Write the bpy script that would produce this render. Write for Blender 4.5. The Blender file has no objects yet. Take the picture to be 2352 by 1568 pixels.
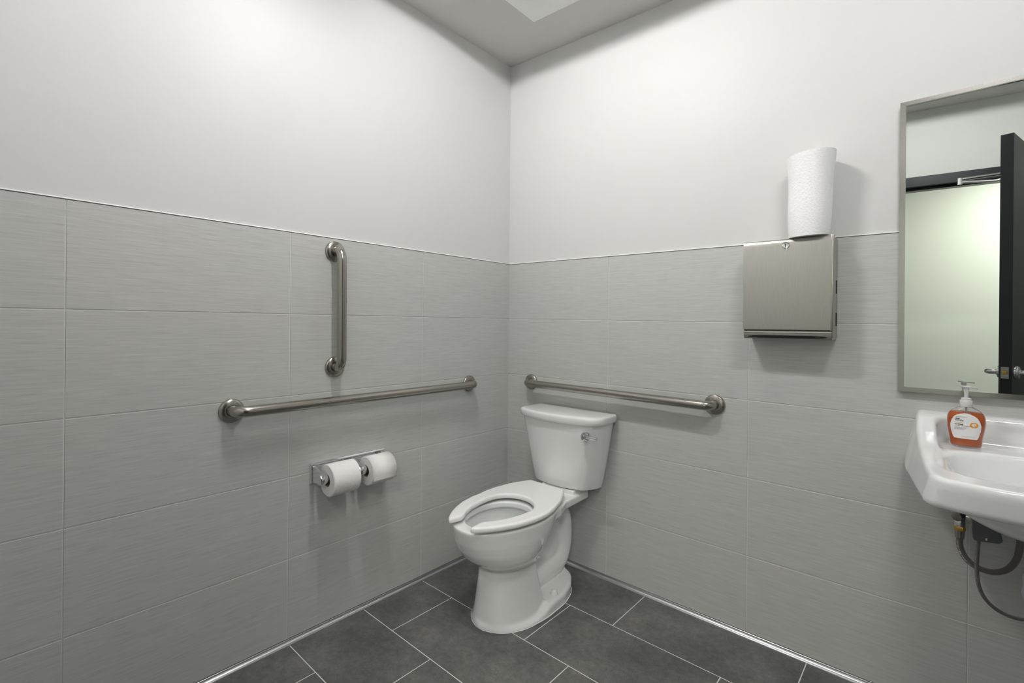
import bpy, bmesh, math
import numpy as np
from mathutils import Vector, Matrix
PI = math.pi
sc = bpy.context.scene
C = sc.collection

# ------------------------------------------------------------------ camera
W, H = 2352, 1568
F_PX, CX, CY = 1100.86, 1167.66, 746.11
cam = bpy.data.cameras.new('camera'); camo = bpy.data.objects.new('camera', cam); C.objects.link(camo)
a, c = math.radians(41.976), math.radians(0.5375)
fw = Vector((-math.sin(a), math.cos(a), 0)); r0 = Vector((math.cos(a), math.sin(a), 0)); u0 = Vector((0, 0, 1))
rr = r0*math.cos(c) + u0*math.sin(c); uu = rr.cross(fw)
M = Matrix((rr, uu, -fw)).transposed().to_4x4(); M.translation = Vector((1.78089, -1.9827, 1.18338))
camo.matrix_world = M
cam.sensor_fit = 'HORIZONTAL'; cam.sensor_width = 36.0
cam.lens = F_PX*36.0/W
cam.shift_x = (W/2-CX)/W; cam.shift_y = -(H/2-CY)/W
cam.clip_start = 0.01; cam.clip_end = 60
sc.camera = camo

# ------------------------------------------------------------------ materials
def mat(name, col, rough=0.5, metal=0.0, spec=0.5, **k):
    m = bpy.data.materials.new(name); m.use_nodes = True
    n = m.node_tree.nodes; b = n['Principled BSDF']
    b.inputs['Base Color'].default_value = (*col, 1)
    b.inputs['Roughness'].default_value = rough
    b.inputs['Metallic'].default_value = metal
    b.inputs['Specular IOR Level'].default_value = spec
    for kk, v in k.items(): b.inputs[kk.replace('_', ' ')].default_value = v
    return m
def nd(m, t, **k):
    n = m.node_tree.nodes.new(t)
    for kk, v in k.items(): setattr(n, kk, v)
    return n
def lk(m, a, b): m.node_tree.links.new(a, b)
def bs(m): return m.node_tree.nodes['Principled BSDF']
def noise(m, scale, detail=4, rough=0.6, mapscale=(1, 1, 1), rot=(0, 0, 0)):
    tc = nd(m, 'ShaderNodeTexCoord'); mp = nd(m, 'ShaderNodeMapping')
    mp.inputs['Scale'].default_value = mapscale; mp.inputs['Rotation'].default_value = rot
    lk(m, tc.outputs['Object'], mp.inputs['Vector'])
    n = nd(m, 'ShaderNodeTexNoise'); n.inputs['Scale'].default_value = scale
    n.inputs['Detail'].default_value = detail; n.inputs['Roughness'].default_value = rough
    lk(m, mp.outputs[0], n.inputs['Vector'])
    return n.outputs['Fac']
def ramp(m, fac, stops):
    r = nd(m, 'ShaderNodeValToRGB'); e = r.color_ramp.elements
    while len(e) < len(stops): e.new(0.5)
    for i, (p, cc) in enumerate(stops):
        e[i].position = p; e[i].color = (*cc, 1) if len(cc) == 3 else cc
    lk(m, fac, r.inputs['Fac']); return r.outputs['Color']
def bump(m, h, strength, dist=0.001):
    b = nd(m, 'ShaderNodeBump'); b.inputs['Strength'].default_value = strength; b.inputs['Distance'].default_value = dist
    lk(m, h, b.inputs['Height']); lk(m, b.outputs[0], bs(m).inputs['Normal'])
def mix(m, fac, ca, cb, mode='MIX'):
    x = nd(m, 'ShaderNodeMix', data_type='RGBA', blend_type=mode)
    for i, v in ((0, fac), (6, ca), (7, cb)):
        if hasattr(v, 'links'): lk(m, v, x.inputs[i])
        elif i == 0: x.inputs[0].default_value = v
        else: x.inputs[i].default_value = (*v, 1)
    return x.outputs[2]

paint = mat('satin wall paint', (0.70, 0.70, 0.688), 0.48, spec=0.28)
bump(paint, noise(paint, 220, 3, 0.5), 0.12, 0.0006)
ceilpaint = mat('flat ceiling paint', (0.66, 0.648, 0.625), 0.8, spec=0.2)
bump(ceilpaint, noise(ceilpaint, 150, 3), 0.15, 0.0008)

def tile_mat(name, along):
    m = mat(name, (0.5, 0.5, 0.48), 0.42, spec=0.42)
    ms = (14, 14, 700) 
    n1 = noise(m, 1.0, 2, 0.5, ms)
    ms2 = (4, 4, 210)
    n2 = noise(m, 1.0, 3, 0.6, ms2)
    n3 = noise(m, 1.2, 2, 0.5)
    cA = ramp(m, n1, [(0.28, (0.505, 0.510, 0.492)), (0.5, (0.578, 0.583, 0.563)), (0.72, (0.620, 0.624, 0.604))])
    cB = ramp(m, n2, [(0.3, (0.93, 0.93, 0.93)), (0.7, (1.05, 1.05, 1.05))])
    cc = mix(m, 1.0, cA, cB, 'MULTIPLY')
    cC = ramp(m, n3, [(0.3, (0.985, 1.0, 1.0)), (0.7, (1.012, 1.0, 0.992))])
    cc = mix(m, 1.0, cc, cC, 'MULTIPLY')
    lk(m, cc, bs(m).inputs['Base Color'])
    bump(m, n1, 0.25, 0.0006)
    return m
walltile = tile_mat('linen wall tile', 0)
grout = mat('pale wall grout', (0.68, 0.68, 0.655), 0.8)
fgrout = mat('white floor grout', (0.72, 0.71, 0.68), 0.8)
floortile = mat('charcoal floor tile', (0.07, 0.07, 0.065), 0.5, spec=0.4)
_n1 = noise(floortile, 3.2, 8, 0.68); _n2 = noise(floortile, 38, 6, 0.75); _n3 = noise(floortile, 260, 2, 0.5)
_c = ramp(floortile, _n1, [(0.28, (0.078, 0.081, 0.073)), (0.5, (0.125, 0.128, 0.117)), (0.62, (0.165, 0.166, 0.154)), (0.8, (0.205, 0.188, 0.178))])
_d = ramp(floortile, _n2, [(0.3, (0.72, 0.73, 0.72)), (0.7, (1.28, 1.27, 1.28))])
_e = ramp(floortile, _n3, [(0.35, (0.88, 0.88, 0.88)), (0.75, (1.2, 1.2, 1.2))])
_c = mix(floortile, 1.0, mix(floortile, 1.0, _c, _d, 'MULTIPLY'), _e, 'MULTIPLY')
lk(floortile, _c, bs(floortile).inputs['Base Color']); bump(floortile, _n2, 0.25, 0.0008)

alu = mat('anodised aluminium trim', (0.72, 0.73, 0.74), 0.28, 1.0)
joint = mat('shadow-toned edge strip', (0.13, 0.135, 0.13), 0.35, 0.6)  # metal strip coloured dark to paint in the shadow line above the tiles
caulk = mat('white caulk', (0.85, 0.85, 0.83), 0.5)
def brushed(name, col, rough, axis, scale=320, streak=(1, 1, 1), dk=0.86, bmp=0.10):
    m = mat(name, col, rough, 1.0)
    n = noise(m, scale, 3, 0.6, streak)
    r = ramp(m, n, [(0.3, tuple(x*dk for x in col)), (0.7, tuple(min(1, x*1.1) for x in col))])
    lk(m, r, bs(m).inputs['Base Color']); bump(m, n, bmp, 0.0003)
    return m
steel = brushed('brushed stainless steel', (0.37, 0.352, 0.32), 0.25, 0, 400, (1, 1, 1), 0.96, 0.05)
steel_v = brushed('vertically brushed steel sheet', (0.50, 0.485, 0.445), 0.25, 0, 90, (10, 10, 0.2), 0.95, 0.03)
frame_steel = brushed('mirror frame steel', (0.42, 0.41, 0.39), 0.2, 0, 300, (1, 1, 1), 0.98, 0.02)
chrome = mat('polished chrome', (0.74, 0.75, 0.76), 0.07, 1.0)
dark = mat('painted gap shade', (0.008, 0.008, 0.008), 0.6)  # near-black colour standing in for the shade inside slots, gaps and openings
brass = mat('brass nut', (0.62, 0.36, 0.10), 0.3, 1.0)
porc = mat('white vitreous china', (0.88, 0.89, 0.875), 0.10, spec=0.5, Coat_Weight=0.6, Coat_Roughness=0.04)
porc_sink = mat('white sink china', (0.90, 0.905, 0.90), 0.10, spec=0.5, Coat_Weight=0.6, Coat_Roughness=0.04)
seatp = mat('white seat plastic', (0.92, 0.92, 0.905), 0.24, spec=0.5)
water = mat('toilet water', (0.9, 0.94, 0.94), 0.02, Transmission_Weight=1.0, IOR=1.33)
tissue = mat('white tissue paper', (0.88, 0.87, 0.85), 0.95, spec=0.1)
_t = noise(tissue, 90, 4, 0.6); bump(tissue, _t, 0.5, 0.002)
towel = mat('quilted white paper towel', (0.97, 0.97, 0.98), 0.95, spec=0.1)
_v = nd(towel, 'ShaderNodeTexVoronoi'); _v.inputs['Scale'].default_value = 150
_tc = nd(towel, 'ShaderNodeTexCoord'); lk(towel, _tc.outputs['Object'], _v.inputs['Vector'])
bump(towel, _v.outputs['Distance'], 0.35, 0.003)
card = mat('cardboard core', (0.40, 0.33, 0.25), 0.9)
blackpaint = mat('black door paint', (0.012, 0.014, 0.016), 0.38, spec=0.4)
blackframe = mat('black door frame paint', (0.016, 0.020, 0.024), 0.35, spec=0.4)
mirror_m = mat('mirror glass', (0.68, 0.715, 0.68), 0.0, 1.0)
cap_pl = mat('translucent white plastic', (0.92, 0.90, 0.89), 0.3, spec=0.5, Transmission_Weight=0.25, Subsurface_Weight=0.2)
clear_pl = mat('clear bottle plastic', (1, 1, 1), 0.03, Transmission_Weight=1.0, IOR=1.45)
pump_pl = mat('clear pump plastic', (0.93, 0.93, 0.92), 0.12, Transmission_Weight=0.65, IOR=1.45)
soap = mat('orange liquid soap', (0.90, 0.165, 0.008), 0.12, spec=0.5, Transmission_Weight=0.22, IOR=1.34)
labelw = mat('white label', (0.84, 0.83, 0.84), 0.4)
ink = mat('black print', (0.02, 0.02, 0.02), 0.5)
inkg = mat('grey print', (0.35, 0.35, 0.35), 0.5)
inko = mat('orange print', (0.90, 0.33, 0.01), 0.5)
inkr = mat('red print', (0.8, 0.05, 0.02), 0.5)
braid = mat('braided steel hose', (0.34, 0.32, 0.30), 0.38, 1.0)
_w = nd(braid, 'ShaderNodeTexWave', wave_type='BANDS', bands_direction='DIAGONAL'); _w.inputs['Scale'].default_value = 170
_tc = nd(braid, 'ShaderNodeTexCoord'); lk(braid, _tc.outputs['Object'], _w.inputs['Vector'])
bump(braid, _w.outputs['Fac'], 0.7, 0.002)
boxgrey = mat('dark grey plastic', (0.10, 0.105, 0.115), 0.45)
trapgrey = mat('pale grey trap cover', (0.40, 0.42, 0.44), 0.4)
hallpaint = mat('pale hall paint', (0.72, 0.75, 0.69), 0.6, spec=0.2)
panel_m = mat('pale panel', (0.90, 0.91, 0.89), 0.6)
fixwhite = mat('white fixture enamel', (0.80, 0.80, 0.78), 0.5)
def emit(name, col, s):
    m = bpy.data.materials.new(name); m.use_nodes = True
    n = m.node_tree.nodes; n.remove(n['Principled BSDF'])
    e = n.new('ShaderNodeEmission'); e.inputs[0].default_value = (*col, 1); e.inputs[1].default_value = s
    m.node_tree.links.new(e.outputs[0], n['Material Output'].inputs[0]); return m
LENS = emit('lit lamp tube', (1.0, 0.99, 0.98), 205.0)
LENS2 = emit('lit lamp tube second', (1.0, 0.99, 0.98), 130.0)
SOFT = emit('glowing diffuser', (1.0, 0.99, 0.97), 1.1)  # made-up glow of the tray tops, added for soft fill
SOFT2 = emit('glowing diffuser second', (1.0, 0.99, 0.97), 1.1)
tray_m = mat('lamp tray enamel', (0.86, 0.86, 0.85), 0.5)
HALL = emit('lit hall lens', (1.0, 0.99, 0.94), 23.0)

# ------------------------------------------------------------------ mesh helpers
def link(name, me, m, parent=None, smooth=False):
    if isinstance(me, bmesh.types.BMesh):
        bm = me; me = bpy.data.meshes.new(name)
        bmesh.ops.recalc_face_normals(bm, faces=bm.faces)
        bm.to_mesh(me); bm.free()
    o = bpy.data.objects.new(name, me); C.objects.link(o)
    for mm in (m if isinstance(m, (list, tuple)) else [m]): me.materials.append(mm)
    if smooth:
        me.polygons.foreach_set('use_smooth', [True]*len(me.polygons))
        if smooth != 'all':
            try: me.set_sharp_from_angle(angle=math.radians(38))
            except Exception: pass
    if parent: o.parent = parent
    return o
def empty(name, loc, label=None, cat=None, group=None):
    o = bpy.data.objects.new(name, None); C.objects.link(o); o.location = loc
    o.empty_display_size = 0.05
    tag(o, label, cat, group); return o
def tag(o, label=None, cat=None, group=None, kind=None):
    if label: o['label'] = label
    if cat: o['category'] = cat
    if group: o['group'] = group
    if kind: o['kind'] = kind
    return o
def local(o, parent):
    """object built in world coordinates -> child of parent (parent only translated/rotated)"""
    o.parent = parent
    o.matrix_parent_inverse = Matrix.Identity(4)
    mw = Matrix.Translation(parent.location) @ parent.rotation_euler.to_matrix().to_4x4()
    o.data.transform(mw.inverted()); return o
def part(name, me, m, parent, smooth=True):
    o = link(name, me, m, None, smooth)
    root = parent
    if parent.type == 'MESH':           # sub-part: walk to the top for the world placement
        o.parent = parent
        t = parent
        while t.parent: t = t.parent
        mw = Matrix.Translation(t.location) @ t.rotation_euler.to_matrix().to_4x4() if t.type == 'EMPTY' else Matrix.Identity(4)
        o.data.transform(mw.inverted()); return o
    return local(o, parent)
def box(bm, x0, x1, y0, y1, z0, z1, bev=0, seg=2):
    vs = [bm.verts.new((x, y, z)) for x in (x0, x1) for y in (y0, y1) for z in (z0, z1)]
    fs = [(0, 1, 3, 2), (4, 6, 7, 5), (0, 4, 5, 1), (2, 3, 7, 6), (0, 2, 6, 4), (1, 5, 7, 3)]
    ff = [bm.faces.new([vs[i] for i in f]) for f in fs]
    if bev:
        es = list({e for f in ff for e in f.edges})
        bmesh.ops.bevel(bm, geom=es, offset=bev, segments=seg, profile=0.5, affect='EDGES')
    return bm
def B(*a, **k): return box(bmesh.new(), *a, **k)
def sweep(bm, pts, rad, seg=16, cap=True, up=Vector((0, 0, 1))):
    pts = [Vector(p) for p in pts]; n = len(pts)
    rads = rad if isinstance(rad, (list, tuple)) else [rad]*n
    tans = []
    for i in range(n):
        t = (pts[min(i+1, n-1)] - pts[max(i-1, 0)]).normalized(); tans.append(t)
    ref = up if abs(tans[0].dot(up)) < 0.9 else Vector((1, 0, 0))
    nn = (ref - tans[0]*ref.dot(tans[0])).normalized()
    rings = []
    for i in range(n):
        nn = (nn - tans[i]*nn.dot(tans[i])).normalized(); bb = tans[i].cross(nn)
        rings.append([bm.verts.new(pts[i] + (nn*math.cos(2*PI*j/seg) + bb*math.sin(2*PI*j/seg))*rads[i]) for j in range(seg)])
    for i in range(n-1):
        for j in range(seg):
            bm.faces.new((rings[i][j], rings[i][(j+1) % seg], rings[i+1][(j+1) % seg], rings[i+1][j]))
    if cap:
        bm.faces.new(rings[0][::-1]); bm.faces.new(rings[-1])
    return bm
def loft(bm, rings, cap=True):
    vr = [[bm.verts.new(p) for p in r] for r in rings]; n = len(rings[0])
    for i in range(len(vr)-1):
        for j in range(n):
            bm.faces.new((vr[i][j], vr[i][(j+1) % n], vr[i+1][(j+1) % n], vr[i+1][j]))
    if cap: bm.faces.new(vr[0][::-1]); bm.faces.new(vr[-1])
    return bm
def lathe(bm, prof, origin, axis='z', seg=48):
    """prof: list of (r, h). axis: direction vector"""
    o = Vector(origin); ax = {'x': Vector((1, 0, 0)), 'y': Vector((0, 1, 0)), 'z': Vector((0, 0, 1))}[axis] if isinstance(axis, str) else axis
    ax = Vector(ax).normalized()
    t = Vector((0, 0, 1)) if abs(ax.z) < 0.9 else Vector((1, 0, 0))
    e1 = (t - ax*t.dot(ax)).normalized(); e2 = ax.cross(e1)
    rings = []
    for r, h in prof:
        if r < 1e-6: rings.append([bm.verts.new(o + ax*h)])
        else: rings.append([bm.verts.new(o + ax*h + (e1*math.cos(2*PI*j/seg)+e2*math.sin(2*PI*j/seg))*r) for j in range(seg)])
    for A, Bq in zip(rings[:-1], rings[1:]):
        for j in range(seg):
            k = (j+1) % seg
            if len(A) == 1 and len(Bq) == 1: continue
            if len(A) == 1: bm.faces.new((A[0], Bq[k], Bq[j]))
            elif len(Bq) == 1: bm.faces.new((A[j], A[k], Bq[0]))
            else: bm.faces.new((A[j], A[k], Bq[k], Bq[j]))
    return bm
def arc(p0, p1, p2, n=8):
    """rounded corner p0->p1->p2 as quadratic bezier points"""
    p0, p1, p2 = Vector(p0), Vector(p1), Vector(p2)
    return [p0*(1-t)**2 + p1*2*t*(1-t) + p2*t*t for t in [i/n for i in range(n+1)]]
def catmull(P, n=8):
    P = [Vector(p) for p in P]; out = []
    Q = [P[0]*2-P[1]] + P + [P[-1]*2-P[-2]]
    for i in range(1, len(Q)-2):
        for k in range(n):
            t = k/n
            out.append(0.5*((2*Q[i]) + (Q[i+1]-Q[i-1])*t + (2*Q[i-1]-5*Q[i]+4*Q[i+1]-Q[i+2])*t*t + (3*Q[i]-Q[i-1]-3*Q[i+1]+Q[i+2])*t**3))
    out.append(P[-1]); return out
def prism(bm, poly, ax, lo, hi):
    """extrude a closed 2D polygon; ax: function (p, h)->xyz"""
    A = [bm.verts.new(ax(p, lo)) for p in poly]; Z = [bm.verts.new(ax(p, hi)) for p in poly]; n = len(poly)
    for i in range(n): bm.faces.new((A[i], A[(i+1) % n], Z[(i+1) % n], Z[i]))
    bm.faces.new(A[::-1]); bm.faces.new(Z); return bm

# ------------------------------------------------------------------ distance-field bodies (numpy surface nets)
def smin(a, b, k):
    h = np.clip(0.5+0.5*(b-a)/k, 0, 1); return b*(1-h)+a*h - k*h*(1-h)
def smax(a, b, k): return -smin(-a, -b, k)
def surface_nets(fn, lo, hi, h, relax=2):
    ax = [np.arange(lo[i], hi[i]+h, h) for i in range(3)]
    X, Y, Z = np.meshgrid(*ax, indexing='ij')
    V = fn(X, Y, Z).astype(np.float32)
    s = V < 0; nx, ny, nz = V.shape
    cnt = np.zeros((nx-1, ny-1, nz-1), np.float32); acc = np.zeros((nx-1, ny-1, nz-1, 3), np.float32)
    for d in range(3):
        sl0 = [slice(None)]*3; sl1 = [slice(None)]*3
        sl0[d] = slice(0, -1); sl1[d] = slice(1, None)
        v0, v1 = V[tuple(sl0)], V[tuple(sl1)]
        cr = (v0 < 0) != (v1 < 0)
        t = np.where(cr, v0/np.where(cr, v0-v1, 1), 0)
        o1, o2 = [k for k in range(3) if k != d]
        for i in (0, 1):
            for j in (0, 1):
                q = [slice(None)]*3
                q[o1] = slice(i, V.shape[o1]-1+i); q[o2] = slice(j, V.shape[o2]-1+j)
                cc = cr[tuple(q)]; tt = t[tuple(q)]
                cnt += cc; acc[..., d] += np.where(cc, tt, 0); acc[..., o1] += cc*i; acc[..., o2] += cc*j
    act = cnt > 0
    idx = -np.ones(act.shape, np.int64); idx[act] = np.arange(act.sum())
    base = np.argwhere(act).astype(np.float64)
    P = np.array(lo) + h*(base + acc[act]/cnt[act][:, None])
    quads = []
    for d in range(3):
        o1, o2 = [(1, 2), (2, 0), (0, 1)][d]
        sl0 = [slice(None)]*3; sl1 = [slice(None)]*3
        sl0[d] = slice(0, -1); sl1[d] = slice(1, None)
        s0, s1 = s[tuple(sl0)], s[tuple(sl1)]
        e = np.argwhere(s0 != s1)
        e = e[(e[:, o1] > 0) & (e[:, o2] > 0) & (e[:, o1] < V.shape[o1]-1) & (e[:, o2] < V.shape[o2]-1)]
        inside = s0[e[:, 0], e[:, 1], e[:, 2]]
        def g(a, b):
            q = e.copy(); q[:, o1] -= a; q[:, o2] -= b
            return idx[q[:, 0], q[:, 1], q[:, 2]]
        Q = np.stack([g(1, 1), g(0, 1), g(0, 0), g(1, 0)], 1)
        Q[~inside] = Q[~inside][:, ::-1]
        quads.append(Q)
    Q = np.concatenate(quads)
    E = np.concatenate([Q[:, [0, 1]], Q[:, [1, 2]], Q[:, [2, 3]], Q[:, [3, 0]]])
    for it_ in range(relax*4):
        lam_ = 0.60 if it_ % 2 == 0 else -0.62
        S = np.zeros_like(P); n = np.zeros(len(P))
        np.add.at(S, E[:, 0], P[E[:, 1]]); np.add.at(n, E[:, 0], 1)
        np.add.at(S, E[:, 1], P[E[:, 0]]); np.add.at(n, E[:, 1], 1)
        P = P + lam_*(S/n[:, None]-P)
    me = bpy.data.meshes.new('m')
    me.vertices.add(len(P)); me.vertices.foreach_set('co', P.ravel())
    me.loops.add(Q.size); me.loops.foreach_set('vertex_index', Q.ravel())
    me.polygons.add(len(Q)); me.polygons.foreach_set('loop_start', np.arange(0, Q.size, 4))
    me.update(); me.validate(); return me
def smooth_table(xs, ys, sig, n=600):
    g = np.linspace(xs[0], xs[-1], n); y = np.interp(g, xs, ys); st = (xs[-1]-xs[0])/n
    w = int(3*sig/st)
    if w > 0:
        k = np.exp(-0.5*((np.arange(-w, w+1)*st)/sig)**2); k /= k.sum()
        y = np.convolve(np.concatenate([2*y[0]-y[1:w+1][::-1], y, 2*y[-1]-y[-w-1:-1][::-1]]), k, 'valid')
    return lambda v: np.interp(v, g, y)

# ------------------------------------------------------------------ the room
XR = 2.78                        # right wall
ZT, ZB, HR = 1.517, 0.016, 0.3024
COLS_L = [-0.5951, -1.2071, -1.8191, -2.4311]
COLS_B = [0.6254, 1.2374, 1.8494, 2.4614]
def row_back(i, x):
    return [(1.5175-0.0155*x), (1.2165-0.0125*min(x, 1.7)), (0.9140-0.0086*x), (0.6125-0.0055*x), (0.3080-0.0005*x), ZB][i]
def row_left(i, y):
    return [1.5195+0.0018*y, 1.2175+0.0015*y, 0.9145, 0.6135, 0.3120, ZB][i]
G = 0.0019
def tile_wall(name, cols, rowf, to3, length, parent, holes=()):
    """separate bevelled tiles standing on a recessed grout bed, all one cladding mesh"""
    bm = bmesh.new()
    edges = [0] + [abs(cc) for cc in cols if abs(cc) < length] + [length]
    sgn = 1
    depth = 0.0022
    for a0, a1 in zip(edges[:-1], edges[1:]):
        for i in range(5):
            gv_ = 0.0014; g0 = gv_ if a0 > 0 else -0.0009; g1 = gv_
            top = 0 if i == 0 else G*0.9; bot = G*0.9
            q = [(a0+g0, rowf(i+1, a0)+bot), (a1-g1, rowf(i+1, a1)+bot), (a1-g1, rowf(i, a1)-top), (a0+g0, rowf(i, a0)-top)]
            e = 0.0008
            qi = [(q[0][0]+e, q[0][1]+e), (q[1][0]-e, q[1][1]+e), (q[2][0]-e, q[2][1]-e), (q[3][0]+e, q[3][1]-e)]
            vo = [bm.verts.new(to3(p[0], p[1], -depth)) for p in q]
            vi = [bm.verts.new(to3(p[0], p[1], 0)) for p in qi]
            bm.faces.new(vi)
            for k in range(4): bm.faces.new((vo[k], vo[(k+1) % 4], vi[(k+1) % 4], vi[k]))
    gp = [(0, ZB), (length, ZB), (length, rowf(0, length)), (0, rowf(0, 0))]
    f = bm.faces.new([bm.verts.new(to3(p[0], p[1], -0.0016)) for p in gp]); f.material_index = 1
    for p, q in ((gp[2], gp[3]),):      # top ledge of the cladding
        f = bm.faces.new([bm.verts.new(to3(*p, -0.0008)), bm.verts.new(to3(*q, -0.0008)), bm.verts.new(to3(*q, -0.0095)), bm.verts.new(to3(*p, -0.0095))]); f.material_index = 1
    o = link('tile_cladding', bm, [walltile, grout], parent)
    return o
CEIL_HI = 2.75
def wall_slab(name, x0, x1, y0, y1):
    return tag(link(name, B(x0, x1, y0, y1, -0.05, CEIL_HI), paint), kind='structure')
wl = wall_slab('wall_left', -0.12, -0.009, -2.95, 0.12)
wb = wall_slab('wall_back', -0.12, XR+0.12, 0.009, 0.12)
wr = wall_slab('wall_right', XR+0.009, XR+0.12, -2.95, 0.12)
tile_wall('l', COLS_L, lambda i, y: row_left(i, -y), lambda s, z, d: (d, -s, z), 2.3, wl)
tile_wall('b', COLS_B, row_back, lambda s, z, d: (s, -d, z), XR, wb)
tile_wall('r', COLS_L, lambda i, y: row_back(i, 1.7) if i < 5 else ZB, lambda s, z, d: (XR-d, -s, z), 2.3, wr)
for nm, lab, pts in (('trim_1', 0, [(0, -2.3, row_left(0, -2.3)), (0, 0, row_left(0, 0))]), ('trim_2', 1, [(0, 0, row_back(0, 0)), (XR, 0, row_back(0, XR))])):
    bm = bmesh.new(); (ax_, ay, az), (bx, by, bz) = pts
    def rail(bm, prof, mi):
        R = []
        for (px, py, pz) in pts:
            R.append([bm.verts.new((px + d if nm == 'trim_1' else px, py - d if nm == 'trim_2' else py, pz + z)) for d, z in prof])
        n = len(prof)
        for k in range(n):
            f = bm.faces.new((R[0][k], R[0][(k+1) % n], R[1][(k+1) % n], R[1][k])); f.material_index = mi
    rail(bm, [(-0.009, 0), (0.0006, 0), (0.0006, 0.0022), (-0.009, 0.0022)], 0)
    rail(bm, [(-0.009, 0.0023), (0.0002, 0.0023), (-0.0035, 0.0048), (-0.009, 0.0068)], 1)
    tag(link(nm, bm, [joint, caulk]), kind='structure')
# metal cove trim at the foot of the walls
def cove(nm, fn, L0, L1):
    prof = [(-0.001, 0.0175), (0.0012, 0.0175), (0.0016, 0.0150)]
    for k in range(9):
        t = k/8*PI/2; prof.append((0.0022+0.0105*(1-math.cos(t)), 0.0030+0.0115*(1-math.sin(t))))
    prof += [(0.0150, 0.0026), (0.0158, 0.0014), (0.0158, 0.0), (-0.001, 0.0)]
    bm = bmesh.new(); R = [[bm.verts.new(fn(s, d, z)) for d, z in prof] for s in (L0, L1)]
    for k in range(len(prof)):
        bm.faces.new((R[0][k], R[0][(k+1) % len(prof)], R[1][(k+1) % len(prof)], R[1][k]))
    tag(link(nm, bm, alu, smooth=True), kind='structure')
cove('baseboard_left', lambda s, d, z: (d, -s, z), 0, 2.3)
cove('baseboard_back', lambda s, d, z: (s, -d, z), 0, XR)
cove('baseboard_right', lambda s, d, z: (XR-d, -s, z), 0, 2.3)

# floor: offset charcoal tiles over a grout bed
bm = bmesh.new()
ys = [0.0, -0.2915] + [-0.5953-0.3043*k for k in range(14)]
offs = [0.8276, 0.6265, 0.2173, 0.45, 0.2149, 0.55, 0.30, 0.1, 0.5, 0.2, 0.4, 0.3, 0.5, 0.2, 0.1]
g = 0.0014
for i in range(len(ys)-1):
    xs = [-0.01]; x = offs[i] - 0.612*math.floor((offs[i]+0.01)/0.612)
    while x < XR+0.0: xs.append(x); x += 0.612
    xs.append(XR+0.01)
    for xa, xb in zip(xs[:-1], xs[1:]):
        q = [(xa+g, ys[i+1]+g), (xb-g, ys[i+1]+g), (xb-g, ys[i]-g), (xa+g, ys[i]-g)]
        e = 0.0006
        qi = [(q[0][0]+e, q[0][1]+e), (q[1][0]-e, q[1][1]+e), (q[2][0]-e, q[2][1]-e), (q[3][0]+e, q[3][1]-e)]
        vo = [bm.verts.new((*p, -0.0008)) for p in q]; vi = [bm.verts.new((*p, 0)) for p in qi]
        bm.faces.new(vi)
        for k in range(4): bm.faces.new((vo[k], vo[(k+1) % 4], vi[(k+1) % 4], vi[k]))
f = bm.faces.new([bm.verts.new(p) for p in ((-0.1, 0.1, -0.0005), (-0.1, -4.8, -0.0005), (XR+0.1, -4.8, -0.0005), (XR+0.1, 0.1, -0.0005))]); f.material_index = 1
tag(link('floor', bm, [floortile, fgrout]), kind='structure')

# ceiling (slightly out of level along the back wall), with two lay-in troffers
L1 = (0.43, 1.03, -1.44, -0.84); L2 = (1.70, 2.30, -1.52, -0.92)
cx = [-0.1, 0.0, L1[0], L1[1], 1.25, L2[0], L2[1], XR+0.1]; cy = [0.1, 0.0, -0.84, -0.92, -1.44, -1.52, -2.95]
def cz(x, y):
    t = min(max(x, 0), 0.95)/0.95
    return 2.622 - 0.044*t*max(0, 1-abs(y)/2.0) if x < 1.2 else 2.622-0.044*max(0, 1-abs(y)/2.0)*max(0, 1-(x-1.2)/1.5)
bm = bmesh.new(); gv = [[bm.verts.new((x, y, cz(x, y))) for y in cy] for x in cx]
for i in range(len(cx)-1):
    for j in range(len(cy)-1):
        if (i == 2 and j in (2, 3)) or (i == 5 and j in (3, 4)): continue
        bm.faces.new((gv[i][j], gv[i][j+1], gv[i+1][j+1], gv[i+1][j]))
tag(link('ceiling', bm, ceilpaint), kind='structure')

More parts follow.
